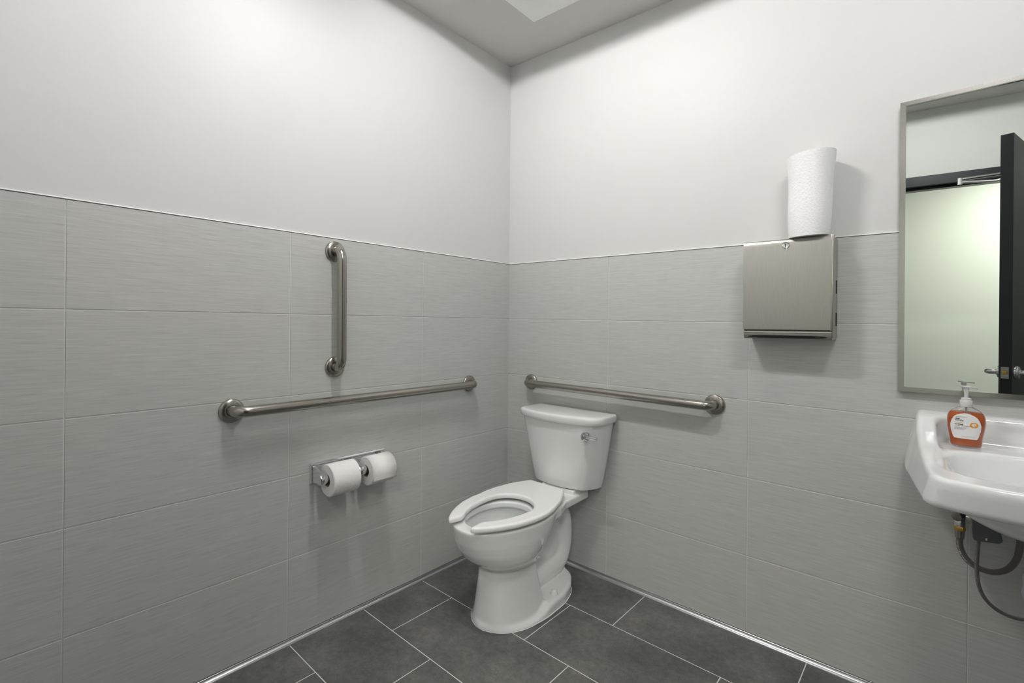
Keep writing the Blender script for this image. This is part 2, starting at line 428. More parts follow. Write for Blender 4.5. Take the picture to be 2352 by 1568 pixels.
def troffer(L, label, lens, tx0, tx1, yc):
    x0, x1, y0, y1 = L
    t = empty('ceiling_light', ((x0+x1)/2, (y0+y1)/2, 2.6), label, 'ceiling light', 'recessed ceiling lights')
    zc = lambda x, y: cz(x, y)-0.002
    fl = 0.018; rec = 0.060
    ix0, ix1, iy0, iy1 = x0+fl, x1-fl, y0+fl, y1-fl
    bm = bmesh.new()
    O = [bm.verts.new((x, y, zc(x, y))) for x, y in ((x0-.004, y0-.004), (x1+.004, y0-.004), (x1+.004, y1+.004), (x0-.004, y1+.004))]
    I = [bm.verts.new((x, y, zc(x, y))) for x, y in ((ix0, iy0), (ix1, iy0), (ix1, iy1), (ix0, iy1))]
    U = [bm.verts.new((x, y, zc(x, y)+rec)) for x, y in ((ix0, iy0), (ix1, iy0), (ix1, iy1), (ix0, iy1))]
    T = [bm.verts.new((v.co.x, v.co.y, v.co.z+rec+0.02)) for v in O]
    for k in range(4):
        kk = (k+1) % 4
        bm.faces.new((O[k], O[kk], I[kk], I[k])); bm.faces.new((I[k], I[kk], U[kk], U[k])); bm.faces.new((O[k], T[k], T[kk], O[kk]))
    bm.faces.new(T[::-1])
    part('housing', bm, tray_m, t, False)
    dm = bmesh.new(); dm.faces.new([dm.verts.new((x, y, zc(x, y)+rec-0.0005)) for x, y in ((ix0, iy0), (ix0, iy1), (ix1, iy1), (ix1, iy0))])
    part('fill_panel', dm, SOFT if lens is LENS else SOFT2, t, False)  # glowing panel added behind the tube to soften and fill the light
    zt_ = zc((tx0+tx1)/2, yc)+0.029
    part('lamp_tube', sweep(bmesh.new(), [(tx0, yc, zt_), (tx1, yc, zt_)], 0.009, 16), lens, t)
    for xx, d in ((tx0, -1), (tx1, 1)):
        part('socket', B(xx+d*0.001 if d > 0 else xx-0.022, xx+0.022 if d > 0 else xx-0.001, yc-0.013, yc+0.013, zt_-0.014, zt_+0.03), fixwhite, t, False)
troffer(L1, 'square recessed ceiling light on the toilet side of the room, above the frame', LENS, 0.56, 0.90, -1.14)
troffer(L2, 'square recessed ceiling light on the sink side of the room, above the frame', LENS2, 1.80, 2.17, -1.22)
pn = B(0.356, 0.966, -0.66, -0.24, 0, 0.006)
for v in pn.verts: v.co.z = cz(v.co.x, v.co.y) - 0.0015 - v.co.z*0.25
tag(link('ceiling_panel', pn, panel_m), 'pale square panel in the ceiling near the corner, only its tip in view', 'ceiling panel')

# ------------------------------------------------------------------ door wall, door and hall (seen in the mirror)
th = math.radians(-7.8); D = Vector((math.cos(th), math.sin(th), 0)); N = Vector((-math.sin(th), math.cos(th), 0))  # N points into the room
Q0 = Vector((1.61, -2.19, 0))
def dw(s, n, z): p = Q0 + D*s + N*n; return (p.x, p.y, z)
def dbox(bm, s0, s1, n0, n1, z0, z1, bev=0):
    k = len(bm.verts); b2 = B(s0, s1, n0, n1, z0, z1, bev=bev)
    for v in b2.verts: v.co = Vector(dw(v.co.x, v.co.y, v.co.z))
    me = bpy.data.meshes.new('t'); b2.to_mesh(me); b2.free(); bm.from_mesh(me); bpy.data.meshes.remove(me); return bm
SJ0, SJ1, HD = -0.255, 0.665, 2.134
bm = bmesh.new()
dbox(bm, -1.72, SJ0, -0.13, 0, -0.05, CEIL_HI); dbox(bm, SJ1, 1.3, -0.13, 0, -0.05, CEIL_HI); dbox(bm, SJ0, SJ1, -0.13, 0, HD+0.02, CEIL_HI)
wf = tag(link('wall_front', bm, paint), kind='structure')
bm = bmesh.new()
for s0, s1, z0, z1 in ((SJ0-0.05, SJ0+0.012, 0, HD+0.05), (SJ1-0.012, SJ1+0.05, 0, HD+0.05), (SJ0+0.012, SJ1-0.012, HD-0.012, HD+0.05)):
    dbox(bm, s0, s1, -0.145, 0.012, z0, z1)
dbox(bm, SJ0+0.012, SJ1-0.012, -0.10, -0.045, HD-0.028, HD-0.012)     # stop
tag(link('trim_3', bm, blackframe), kind='structure')
# open door leaf
hinge = Vector((2.272, -2.245, 0)); tip = Vector((2.04, -1.368, 0)); dd = (tip-hinge).normalized(); LEN = (tip-hinge).length
dn = Vector((-dd.y, dd.x, 0))                      # towards -x side
if dn.x > 0: dn = -dn
def lf(u, w, z): p = hinge + dd*u + dn*w; return (p.x, p.y, z)
def lbox(bm, u0, u1, w0, w1, z0, z1, bev=0):
    b2 = B(u0, u1, w0, w1, z0, z1, bev=bev)
    for v in b2.verts: v.co = Vector(lf(v.co.x, v.co.y, v.co.z))
    me = bpy.data.meshes.new('t'); b2.to_mesh(me); b2.free(); bm.from_mesh(me); bpy.data.meshes.remove(me); return bm
door = empty('door_1', hinge, None, None); door['kind'] = 'structure'
part('door_leaf', lbox(bmesh.new(), 0, LEN, 0, 0.046, 0.012, HD-0.004, 0.0015), blackpaint, door, False)
part('latch_plate', lbox(bmesh.new(), LEN-0.001, LEN+0.0015, 0.010, 0.038, 0.975-0.028, 0.975+0.028), frame_steel, door, False)
part('latch_bolt', lbox(bmesh.new(), LEN, LEN+0.010, 0.015, 0.032, 0.975-0.008, 0.975+0.008, 0.002), brass, door, False)
for sgn, w0 in ((1, 0.046), (-1, 0.0)):
    bm = bmesh.new()
    lathe(bm, [(0.0, 0), (0.033, 0), (0.033, 0.006), (0.028, 0.014), (0.016, 0.017), (0.013, 0.022), (0.013, 0.050), (0.0, 0.052)], lf(LEN-0.062, w0, 0.975), dn*sgn, 32)
    rose = part('rose', bm, chrome, door)
    bm = bmesh.new()
    path = [Vector(lf(LEN-0.062+dx, w0+sgn*wy_, 0.975+dz)) for dx, wy_, dz in ((0.010, 0.050, 0.0), (-0.02, 0.054, 0.003), (-0.06, 0.052, 0.002), (-0.105, 0.045, -0.004))]
    sweep(bm, catmull(path, 5), [0.0115-0.00028*i for i in range(16)], 16)
    part('lever', bm, chrome, rose)
closer = empty('door_closer', lf(0.16, 0.046, 2.05), 'silver door closer arm under the black door header, seen in the mirror', 'door closer')
part('closer_body', lbox(bmesh.new(), 0.08, 0.30, -0.055, 0.0, 2.045, 2.10, 0.006), alu, closer)
E0 = Vector((1.868, -2.085, 2.092))
part('arm', sweep(bmesh.new(), [Vector((2.13, -2.155, 2.118)), E0+Vector((0, 0, 0.010))], 0.009, 10), alu, closer)
part('arm', sweep(bmesh.new(), [Vector(lf(0.19, -0.028, 2.100)), Vector((2.02, -2.02, 2.052)), E0-Vector((0, 0, 0.006))], 0.008, 10), alu, closer)
part('elbow', lathe(bmesh.new(), [(0, -0.018), (0.013, -0.018), (0.013, 0.018), (0, 0.018)], E0, 'z', 20), alu, closer)
part('shoe', B(2.09, 2.17, -2.20, -2.14, 2.104, 2.128, bev=0.003), alu, closer)
# hall behind
bm = bmesh.new()
box(bm, -0.2, XR+0.9, -3.95, -3.85, -0.05, CEIL_HI); 
tag(link('wall_hall', bm, hallpaint), kind='structure')
tag(link('wall_hall_left', B(-0.3, -0.2, -3.95, -2.2, -0.05, CEIL_HI), hallpaint), kind='structure')
tag(link('wall_hall_right', B(XR+0.8, XR+0.9, -3.95, -2.5, -0.05, CEIL_HI), hallpaint), kind='structure')
tag(link('ceiling_hall', B(-0.3, XR+0.9, -3.95, -2.52, 2.64, 2.72), ceilpaint), kind='structure')
hl = empty('hall_light', (2.5, -3.1, 2.64), 'square light in the hall ceiling beyond the open door', 'ceiling light')
part('housing', B(2.25, 2.75, -3.35, -2.85, 2.615, 2.64), fixwhite, hl, False)
bm = bmesh.new(); bm.faces.new([bm.verts.new(p) for p in ((2.27, -3.33, 2.613), (2.27, -2.87, 2.613), (2.73, -2.87, 2.613), (2.73, -3.33, 2.613))])
part('lens', bm, HALL, hl, False)

# ------------------------------------------------------------------ toilet
TX = 0.456
toilet = empty('toilet', (TX, -0.40, 0), 'white two-piece toilet with an open-front seat, standing in the corner between the two walls', 'toilet')
zt = [0.0, 0.02, 0.06, 0.10, 0.14, 0.185, 0.215, 0.232, 0.250, 0.275, 0.31, 0.35, 0.40, 0.43]
fr = [.656, .652, .646, .641, .637, .631, .630, .640, .676, .708, .733, .750, .762, .764]
re = [.38, .38, .385, .39, .395, .40, .405, .41, .40, .375, .345, .305, .27, .262]
wd = [.132, .126, .118, .112, .107, .103, .103, .112, .138, .154, .164, .170, .174, .175]
f_fr, f_re, f_w = smooth_table(zt, fr, 0.005), smooth_table(zt, re, 0.006), smooth_table(zt, wd, 0.005)
def egg(u, v, vc, al, b, n=2.25, k=0.10):
    t = np.clip((v-vc)/al, -1.3, 1.3)
    be = b*(1 - k*np.clip(t, 0, 2) + 0.02*np.clip(-t, 0, 2))
    q = (np.abs(u/be)**n + np.abs((v-vc)/al)**n)**(1/n)
    return (q-1)*np.minimum(al, b)
def rbox(p, q, s, r):
    ax_, ay, az = np.abs(p[0]-q[0])-s[0]+r, np.abs(p[1]-q[1])-s[1]+r, np.abs(p[2]-q[2])-s[2]+r
    return np.sqrt(np.maximum(ax_, 0)**2+np.maximum(ay, 0)**2+np.maximum(az, 0)**2)+np.minimum(np.maximum(ax_, np.maximum(ay, az)), 0)-r
def toilet_sdf(X, Y, Z):
    u, v, z = X-TX, -Y, Z
    a_fr, a_re, b = f_fr(z), f_re(z), f_w(z)
    vc, al = (a_fr+a_re)/2, (a_fr-a_re)/2
    body = egg(u, v, vc, al, b)
    # front pedestal / bowl split: the pedestal is cut flat behind
    col = smax(egg(u, v, 0.46, np.maximum(a_fr-0.46, .05), b*1.0, 2.6, 0.06), (0.435-v+(0.2-z)*-0.20), 0.006)
    col = smax(col, z-0.25, 0.01)
    bowl = smax(smax(body, 0.228-z, 0.006), z-0.414, 0.008)
    d = smin(bowl, col, 0.008)
    # ridge line round the bowl foot
    # base foot plate
    fp = smooth_table([0.12, 0.15, 0.21, 0.29, 0.42, 0.53, 0.60, 0.655, 0.67], [0.0, 0.080, 0.120, 0.145, 0.152, 0.141, 0.108, 0.03, 0.0], 0.008)
    hh = np.interp(v, [0.13, 0.2, 0.40, 0.47, 0.7], [0.058, 0.052, 0.045, 0.018, 0.012])
    plate = smax((np.abs(u)-fp(v))*0.85, z-hh, 0.022)
    plate = smax(plate, np.maximum(0.125-v, v-0.668), 0.02)
    d = smin(d, plate, 0.016)
    # web + trapway
    web = rbox((u, v, z), (0, 0.30, 0.20), (0.032, 0.17, 0.185), 0.015)
    d = smin(d, web, 0.012)
    tp = [(.44, .075, .050), (.34, .078, .053), (.25, .085, .056), (.175, .105, .056), (.138, .165, .054), (.134, .235, .054), (.148, .295, .055), (.19, .335, .054), (.26, .345, .05)]
    dense = catmull([Vector(p) for p in tp], 10)
    v2, z2 = (v[0], z[0]) if v.ndim == 3 else (v, z)
    best = np.full(v2.shape, 9.0); rad = np.zeros(v2.shape)
    for p in dense:
        q = (v2-p.x)**2+(z2-p.y)**2; m_ = q < best
        best = np.where(m_, q, best); rad = np.where(m_, p.z, rad)
    if v.ndim == 3: best, rad = best[None], rad[None]
    tr = np.sqrt((u*0.95)**2+best)-rad
    d = smin(d, tr, 0.009)
    # shelf under the tank
    wsh = np.interp(v, [0.03, 0.12, 0.24, 0.32], [0.102, 0.105, 0.110, 0.140])
    sh = smax(smax(np.abs(u)-wsh, np.maximum(0.045-v, v-0.36), 0.012), np.maximum(z-0.410, 0.374-z), 0.008)
    d = smin(d, sh, 0.016)
    blk = rbox((u, v, z), (0, 0.10, 0.412), (0.092, 0.060, 0.018), 0.006)
    d = smin(d, blk, 0.008)
    # hollow bowl with an overhanging rim
    hole = smax(egg(u, v, 0.560, 0.150, 0.114, 2.2, 0.12), 0.372-z, 0.004)
    s = np.clip((0.392-z)/0.18, 0, 1)
    inn = egg(u, v, 0.552-0.035*s, 0.166-0.080*s**1.6, 0.134-0.072*s**1.6, 2.2, 0.10)
    inn = smax(smax(inn, z-0.390, 0.005), 0.205-z, 0.03)
    cav = smin(hole, inn, 0.003)
    d = smax(d, -cav, 0.004)
    return np.maximum(d, -0.002-z)
me = surface_nets(toilet_sdf, (0.25, -0.80, -0.006), (0.66, -0.03, 0.442), 0.0036, 2)
part('bowl', me, porc, toilet, 'all')
# white caulk bead round the foot
ring = []
for i in range(96):
    t = 2*PI*i/96; rr_ = np.linspace(0.02, 0.34, 400)
    vals = toilet_sdf(TX+rr_*math.cos(t), -0.40-rr_*math.sin(t), np.full(400, 0.0035))
    k = int(np.where(vals < 0)[0].max()); ring.append(Vector((TX+rr_[k]*math.cos(t), -0.40-rr_[k]*math.sin(t), 0.001)))
for _ in range(3): ring = [ring[i-1]*0.25+ring[i]*0.5+ring[(i+1) % 96]*0.25 for i in range(96)]
bm = bmesh.new(); n = 96; ctr = Vector((TX, -0.4, 0.001))
outr = [p + (p-ctr).normalized()*0.0040 for p in ring]
A_ = [bm.verts.new((p.x, p.y, 0.0004)) for p in outr]; B_ = [bm.verts.new((p.x, p.y, 0.0035)) for p in [q-(q-ctr).normalized()*0.012 for q in ring]]
for i in range(n): bm.faces.new((A_[i], A_[(i+1) % n], B_[(i+1) % n], B_[i]))
part('caulk_bead', bm, caulk, toilet)
bm = bmesh.new(); ws = [(TX + 0.086*math.cos(t), -0.520 - 0.100*math.sin(t), 0.236) for t in [2*PI*i/48 for i in range(48)]]
bm.faces.new([bm.verts.new(p) for p in ws]); part('water', bm, water, toilet, False)
for sx in (1, -1):
    part('bolt_cap', lathe(bmesh.new(), [(0.0165, 0), (0.0165, 0.004), (0.0125, 0.018), (0.009, 0.022), (0, 0.023)], (TX+sx*0.118, -0.335, 0.044), 'z', 24), porc, toilet)

# tank: lofted D-shaped plan
def dplan(w, vb, vs, vf, n=26, rc=0.03, kc=0.10):
    """closed outline: back straight at vb, sides to vs, bowed front to vf"""
    pts = []
    side = []
    nb = 10
    pts += [(-w+0.012+i*(2*w-0.024)/nb, vb) for i in range(nb+1)]
    ve = vs-rc*0.9-vb
    pts += [(w-0.004, vb+0.003), (w, vb+0.014), (w+0.0005, vb+ve*0.45), (w+0.0005, vb+ve*0.8)]
    for i in range(n+1):
        t = i/n; uu_ = 1-2*t
        base = vs + (vf-vs)*(1-abs(uu_)**2.2)
        k = min(1, (1-abs(uu_))/kc); inset = rc*(1-k)**2
        pts.append(((w)*uu_ - math.copysign(0.0, uu_), base - inset*0.9))
    pts += [(-w-0.0005, vb+ve*0.8), (-w-0.0005, vb+ve*0.45), (-w, vb+0.014), (-w+0.004, vb+0.003)]
    return pts
def ringat(z, w, vb, vs, vf, off=0, shrink=1.0, rc=0.03, kc=0.10):
    return [Vector((TX+u*shrink, -(0.105+(v-0.105)*shrink), z)) for u, v in dplan(w, vb, vs, vf, rc=rc, kc=kc)]
bm = bmesh.new(); rings = []
for k in range(15):
    t = k/14; z = 0.436+t*(0.742-0.436)
    w = 0.173 + 0.047*t**0.8; vf = 0.166+0.044*t; vs = 0.118+0.040*t
    if k == 0: rings.append(ringat(z-0.006, w-0.018, 0.035, vs-0.018, vf-0.020, rc=0.055, kc=0.25)); rings.append(ringat(z-0.002, w-0.007, 0.028, vs-0.008, vf-0.009, rc=0.055, kc=0.25))
    if k == 0:
        for rg_ in rings:
            for p in rg_: p.x -= 0.010
    rings.append(ringat(z, w, 0.022, vs, vf, rc=0.055-0.025*t, kc=0.25-0.14*t))
    for p in rings[-1]: p.x -= 0.010*(1-t)
loft(bm, rings); part('tank', bm, porc, toilet)
bm = bmesh.new(); rings = []
for z, o_ in ((0.7365, -0.006), (0.738, -0.001), (0.742, 0.0035), (0.752, 0.006), (0.764, 0.0065), (0.771, 0.0052), (0.7745, 0.0022), (0.7762, -0.0035)):
    rings.append(ringat(z+0.003, 0.2245+o_, 0.014-min(o_, 0.004), 0.164+o_, 0.220+o_))
for z, k_ in ((0.7775, 0.88), (0.7785, 0.6), (0.779, 0.25)): rings.append(ringat(z+0.003, 0.2155, 0.018, 0.155, 0.211, 0, k_))
loft(bm, rings); part('tank_lid', bm, porc, toilet)
# flush lever
lv = (0.634, -0.199, 0.698)
bm = bmesh.new(); lathe(bm, [(0, -0.012), (0.0195, -0.012), (0.0200, 0.006), (0.0180, 0.009), (0.011, 0.0105), (0, 0.011)], lv, Vector((0, -1, 0)), 32)
fl = part('flush_lever', bm, chrome, toilet)
bm = bmesh.new(); sweep(bm, catmull([(lv[0]+0.006, lv[1]-0.004, lv[2]-0.001), (lv[0]+0.035, lv[1]-0.009, lv[2]+0.001), (lv[0]+0.064, lv[1]-0.011, lv[2]+0.001)], 6), [0.0066]*10+[0.0074]*3, 14)
part('handle', bm, chrome, fl)
# seat
zs0, zs1 = 0.424, 0.447
wout = smooth_table([0.200, 0.204, 0.26, 0.32, 0.40, 0.46, 0.55, 0.62, 0.68, 0.72, 0.748, 0.768, 0.784], [0.094, 0.098, 0.128, 0.154, 0.173, 0.179, 0.175, 0.160, 0.135, 0.112, 0.092, 0.075, 0.050], 0.007)
win = smooth_table([0.49, 0.51, 0.56, 0.62, 0.67, 0.70, 0.72, 0.80], [0.1115, 0.1115, 0.108, 0.096, 0.076, 0.056, 0.047, 0.058], 0.004)
def seat_sdf(X, Y, Z):
    u, v, z = X-(TX-0.028+0.034*np.clip((-Y-0.2)/0.3, 0, 1)), -Y, Z
    au = np.abs(u)
    do = np.maximum((au-wout(v))*0.82, np.maximum(0.202-v, v-0.778))
    di = np.where(v > 0.510, (win(v)-au)*0.95, (1-np.sqrt((u/0.1115)**2+((v-0.510)/0.112)**2))*0.1)
    d2 = smax(do, di, 0.010)
    r = 0.009; e = np.abs(z-(zs0+zs1)/2)-(zs1-zs0)/2
    a_, b_ = d2+r, e+r
    return np.sqrt(np.maximum(a_, 0)**2+np.maximum(b_, 0)**2)+np.minimum(np.maximum(a_, b_), 0)-r
me = surface_nets(seat_sdf, (0.25, -0.80, 0.41), (0.66, -0.20, 0.46), 0.0025, 2)
seat = part('seat', me, seatp, toilet, 'all')
for sx in (1, -1):
    part('hinge', B(TX-0.025+sx*0.05-0.018, TX-0.025+sx*0.05+0.018, -0.235, -0.210, 0.409, 0.432, bev=0.006), seatp, seat)
for u_, v_ in ((0.145, 0.42), (-0.145, 0.42)):
    part('bumper', B(TX+u_-0.010, TX+u_+0.010, -v_-0.012, -v_+0.012, 0.412, 0.426, bev=0.002), seatp, seat)

# ------------------------------------------------------------------ grab bars
def grab_bar(p0, p1, nrm, label):
    p0, p1, nrm = Vector(p0), Vector(p1), Vector(nrm); d = (p1-p0).normalized()
    t = empty('grab_bar', (p0+p1)/2, label, 'grab bar')
    off, R = 0.056, 0.050
    pts = [p0+nrm*0.004, p0+nrm*0.012] + arc(p0+nrm*0.018, p0+nrm*off, p0+nrm*off+d*0.045, 10) + \
          [p0+nrm*off+d*0.06 + (p1-p0-d*0.12)*(i/6) for i in range(7)] + arc(p1+nrm*off-d*0.045, p1+nrm*off, p1+nrm*0.018, 10) + [p1+nrm*0.012, p1+nrm*0.004]
    part('bar', sweep(bmesh.new(), pts, 0.0185, 28), steel, t)
    for p in (p0, p1):
        fl = part('flange', lathe(bmesh.new(), [(0.0, 0.0004), (0.0405, 0.0004), (0.0405, 0.003), (0.0395, 0.0065), (0.036, 0.0095), (0.022, 0.0125), (0.019, 0.0125), (0.019, 0.004)], p, nrm, 48), steel, t)
    return t
grab_bar((0, -1.402, 0.8845), (0, -0.3005, 0.8845), (1, 0, 0), 'long horizontal stainless grab bar on the left wall beneath the vertical bar')
grab_bar((0, -1.034, 1.4665), (0, -1.031, 1.0110), (1, 0, 0), 'short vertical stainless grab bar on the left wall')
grab_bar((0.167, 0, 0.882), (1.114, 0, 0.8725), (0, -1, 0), 'horizontal stainless grab bar on the wall behind the toilet tank')

# ------------------------------------------------------------------ double toilet paper holder and rolls
HX = 0.080
hold = empty('toilet_paper_holder', (0, -0.966, 0.60), 'chrome double toilet paper holder mounted below the long grab bar', 'toilet paper holder')
bm = bmesh.new()
for xx, e in ((0.0, 0.0), (0.0085, 0.0), (0.0115, 0.004)): pass
rings = [[Vector((x, y, z)) for y, z in ((-1.129+e, 0.573+e), (-0.803-e, 0.573+e), (-0.803-e, 0.649-e), (-1.129+e, 0.649-e))] for x, e in ((0.0005, 0), (0.008, 0), (0.0115, 0.0035), (0.0115, 0.008), (0.0085, 0.011))]
loft(bm, rings); part('backplate', bm, chrome, hold, False)
for y0 in (-1.1175, -0.9575, -0.818):
    bm = bmesh.new(); h = 0.0055
    prof = [(0.008, 0.640), (0.030, 0.637), (0.058, 0.628), (0.083, 0.6235), (0.094, 0.615), (0.098, 0.603), (0.094, 0.591), (0.083, 0.583), (0.058, 0.583), (0.030, 0.580), (0.008, 0.580)]
    prism(bm, prof, lambda p, s: (p[0], s, p[1]), y0-h, y0+h)
    bmesh.ops.bevel(bm, geom=bm.edges[:], offset=0.0015, segments=2, affect='EDGES')
    arm = part('arm', bm, chrome, hold)
    if y0 < -0.9: part('hub', lathe(bmesh.new(), [(0, -0.014), (0.0195, -0.014), (0.0205, -0.012), (0.0205, 0.012), (0.0195, 0.014), (0, 0.014)], (HX, y0, 0.603), 'y', 32), chrome, arm)
for ya, yb in ((-1.104, -0.972), (-0.944, -0.826)):
    part('spindle', sweep(bmesh.new(), [(HX, ya, 0.603), (HX, yb, 0.603)], 0.0133, 20), chrome, hold)
def tp_roll(ya, yb, R, label, flap):
    o = empty('toilet_paper_roll', (HX, (ya+yb)/2, 0.603-0.0075), label, 'toilet paper roll', 'toilet paper rolls')
    bm = bmesh.new(); zc_ = 0.603-0.0085; n = 64
    prof = [(0.0235, 0.0), (R-0.003, 0.0), (R, 0.0025), (R, yb-ya-0.0025), (R-0.003, yb-ya), (0.0235, yb-ya), (0.0235, 0.0)]
    lathe(bm, prof, (HX, ya, zc_), 'y', n)
    part('paper', bm, tissue, o)
    part('core', lathe(bmesh.new(), [(0.0232, 0.001), (0.0218, 0.001), (0.0218, yb-ya-0.001), (0.0232, yb-ya-0.001), (0.0232, 0.001)], (HX, ya, zc_), 'y', 40), card, o)
    if flap is None: return o
    # loose outer sheet
    bm = bmesh.new(); a0, a1 = flap; k = 14
    pr = []
    for i in range(k+1):
        t = a0+(a1-a0)*i/k; rr_ = R+0.0006+0.0035*(i/k)**2
        pr.append((HX+rr_*math.cos(t), zc_+rr_*math.sin(t)))
    e = pr[-1]; t = a1
    pr += [(e[0]-0.000, e[1]-0.006), (e[0]-0.001, e[1]-0.012)]
    inner = [(x-0.0006*(x-HX)/R, z-0.0006*(z-zc_)/R) for x, z in pr]
    V0 = [[bm.verts.new((x, y, z)) for x, z in pr] for y in (ya+0.0015, yb-0.0015)]
    for i in range(len(pr)-1): bm.faces.new((V0[0][i], V0[1][i], V0[1][i+1], V0[0][i+1]))
    sh = part('loose_sheet', bm, tissue, o); md = sh.modifiers.new('t', 'SOLIDIFY'); md.thickness = 0.0006
    return o
tp_roll(-1.0995, -0.9900, 0.060, 'white toilet paper roll nearer the front of the holder, left of the two', None)
tp_roll(-0.9365, -0.8285, 0.057, 'white toilet paper roll nearer the corner, right of the two', (1.9, -0.35))

# ------------------------------------------------------------------ paper towel dispenser and roll on it
dp = empty('paper_towel_dispenser', (1.382, 0, 1.144), 'brushed steel paper towel dispenser on the back wall, a towel roll on top', 'paper towel dispenser')
x0, x1 = 1.2445, 1.5205
bm = bmesh.new(); box(bm, x0+0.001, x1-0.001, -0.094, -0.0005, 1.150, 1.4875, bev=0.0025); part('body', bm, steel_v, dp)
# front door: sheet with rolled top and slightly crowned
bm = bmesh.new()
prof = [(-0.0945, 1.176), (-0.1000, 1.176), (-0.1012, 1.20), (-0.1012, 1.47), (-0.1000, 1.482), (-0.096, 1.4885), (-0.090, 1.4905), (-0.070, 1.4915), (-0.070, 1.4880), (-0.0945, 1.4860)]
prism(bm, prof, lambda p, s: (s, p[0], p[1]+(0.004*(x1-s)/(x1-x0) if p[1] > 1.3 else 0)), x0, x1-0.006)
bmesh.ops.bevel(bm, geom=[e for e in bm.edges if abs(e.verts[0].co.x-e.verts[1].co.x) < 1e-6], offset=0.0009, segments=2, affect='EDGES')
drp = part('door', bm, steel_v, dp)
part('door_side', B(x1-0.0085, x1+0.0005, -0.1002, -0.070, 1.172, 1.492, bev=0.003), steel_v, dp)
part('door_gap', B(x0+0.004, x1-0.004, -0.0985, -0.0960, 1.1725, 1.1765), dark, dp, False)  # dark filler painted as the shade between door and lip
bm = bmesh.new()
prof = [(-0.0965, 1.1720), (-0.1005, 1.1705), (-0.1010, 1.1655), (-0.0985, 1.1630), (-0.0985, 1.1600), (-0.0935, 1.1440), (-0.010, 1.1440), (-0.010, 1.1720)]
prof_old = [(-0.0965, 1.1720), (-0.1005, 1.1705), (-0.1010, 1.1655), (-0.0975, 1.1630), (-0.0965, 1.1600), (-0.0975, 1.1560), (-0.0975, 1.1500), (-0.094, 1.1455), (-0.088, 1.1445), (-0.080, 1.1490), (-0.080, 1.1720)]
prism(bm, prof, lambda p, s: (s, p[0], p[1]), x0+0.003, x1-0.003); part('dispensing_lip', bm, steel_v, dp)
bm = bmesh.new(); nn_ = 18; up_, lo_ = [], []
for i in range(nn_+1):
    t = i/nn_; x = x0+0.016+(x1-x0-0.032)*t; hh_ = 0.0042*min(1, math.sin(PI*t)**0.4+0.15)
    for lst, q in ((up_, hh_), (lo_, -hh_)):
        k = 0.36*q/0.0042*0.9; yy = -0.0960+0.0015*(-q/0.0045); zz = 1.1515+0.0050*(q/0.0045)
        lst.append((x, yy-0.0006, zz-0.0005))
loop_ = lo_+up_[::-1]; bm.faces.new([bm.verts.new(p) for p in loop_]); sl_ = part('slot', bm, dark, dp, False)  # dark sheet on the lip, drawn as the shade in the slot
lk_ = part('lock', lathe(bmesh.new(), [(0.0, 0.0), (0.0125, 0.0), (0.0125, 0.0025), (0.0105, 0.0040), (0.0085, 0.0032), (0, 0.0032)], (1.3815, -0.1008, 1.4690), Vector((0, -1, 0)), 32), chrome, dp)
part('keyhole', B(1.3803, 1.3827, -0.1047, -0.1036, 1.4635, 1.4745), dark, lk_, False)
for z0_ in (1.30, 1.19): part('side_slot', B(1.5188, 1.5212, -0.030, -0.026, z0_, z0_+0.045), dark, dp, False)

tw = empty('paper_towel_roll', (1.444, -0.068, 1.492), 'white roll of quilted paper towel standing upright on the steel dispenser', 'paper towel roll')
bm = bmesh.new(); rings = []; n = 72
for k in range(25):
    t = k/24; z = 1.4925 + 0.281*t
    rad = 0.0590 + 0.0125*t + 0.0018*math.sin(7*t)
    rg = []
    for j in range(n):
        an = 2*PI*j/n
        r_ = rad*(1+0.012*math.sin(2*an+1.0+2*t)+0.006*math.sin(5*an+3*t))
        if k == 24: zz = z + 0.004*math.cos(an-0.4) ; 
        else: zz = z + 0.004*math.cos(an-0.4)*t + (0.004*math.cos(an-1.2) if k == 0 else 0)
        rg.append(Vector((1.444+0.006*t+r_*math.cos(an), -0.070+r_*math.sin(an), zz+ (0.004 if k == 0 else 0))))
    rings.append(rg)
def inset(rg, f, dz): 
    cc_ = sum(rg, Vector())/len(rg); return [cc_+(p-cc_)*f+Vector((0, 0, dz)) for p in rg]
rings.append(inset(rings[-1], 0.93, 0.001)); rings.append(inset(rings[24], 0.34, 0.0)); rings.append(inset(rings[24], 0.33, -0.05))
loft(bm, rings); part('paper', bm, towel, tw)
part('core', lathe(bmesh.new(), [(0.0222, 0.0), (0.0205, 0.0), (0.0205, -0.045), (0.0222, -0.045), (0.0222, 0)], (1.450, -0.070, 1.7725), 'z', 32), card, tw)

# ------------------------------------------------------------------ mirror
mr = empty('mirror', (1.987, 0, 0.984), 'steel-framed wall mirror above the sink, reflecting the open black door', 'mirror')
mx0, mx1, mz0, mz1 = 1.6835, 2.293, 0.9855, 1.9010
fwid = 0.0145
def frame_bar(P):
    # P: outer corners pair & inner corners pair (x,z)
    (ax_, az), (bx, bz), (cx_, cz_), (dx, dz) = P
    bm = bmesh.new()
    y0, yf = -0.0005, -0.019
    F_ = [bm.verts.new((x, yf, z)) for x, z in P]; K_ = [bm.verts.new((x, y0, z)) for x, z in P]
    bm.faces.new(F_); bm.faces.new(K_[::-1])
    for i in range(4): bm.faces.new((F_[i], F_[(i+1) % 4], K_[(i+1) % 4], K_[i]))
    bmesh.ops.bevel(bm, geom=[e for e in bm.edges if abs(e.verts[0].co.y-yf) < 1e-6 and abs(e.verts[1].co.y-yf) < 1e-6], offset=0.0012, segments=2, affect='EDGES')
    part('frame_rail', bm, frame_steel, mr)
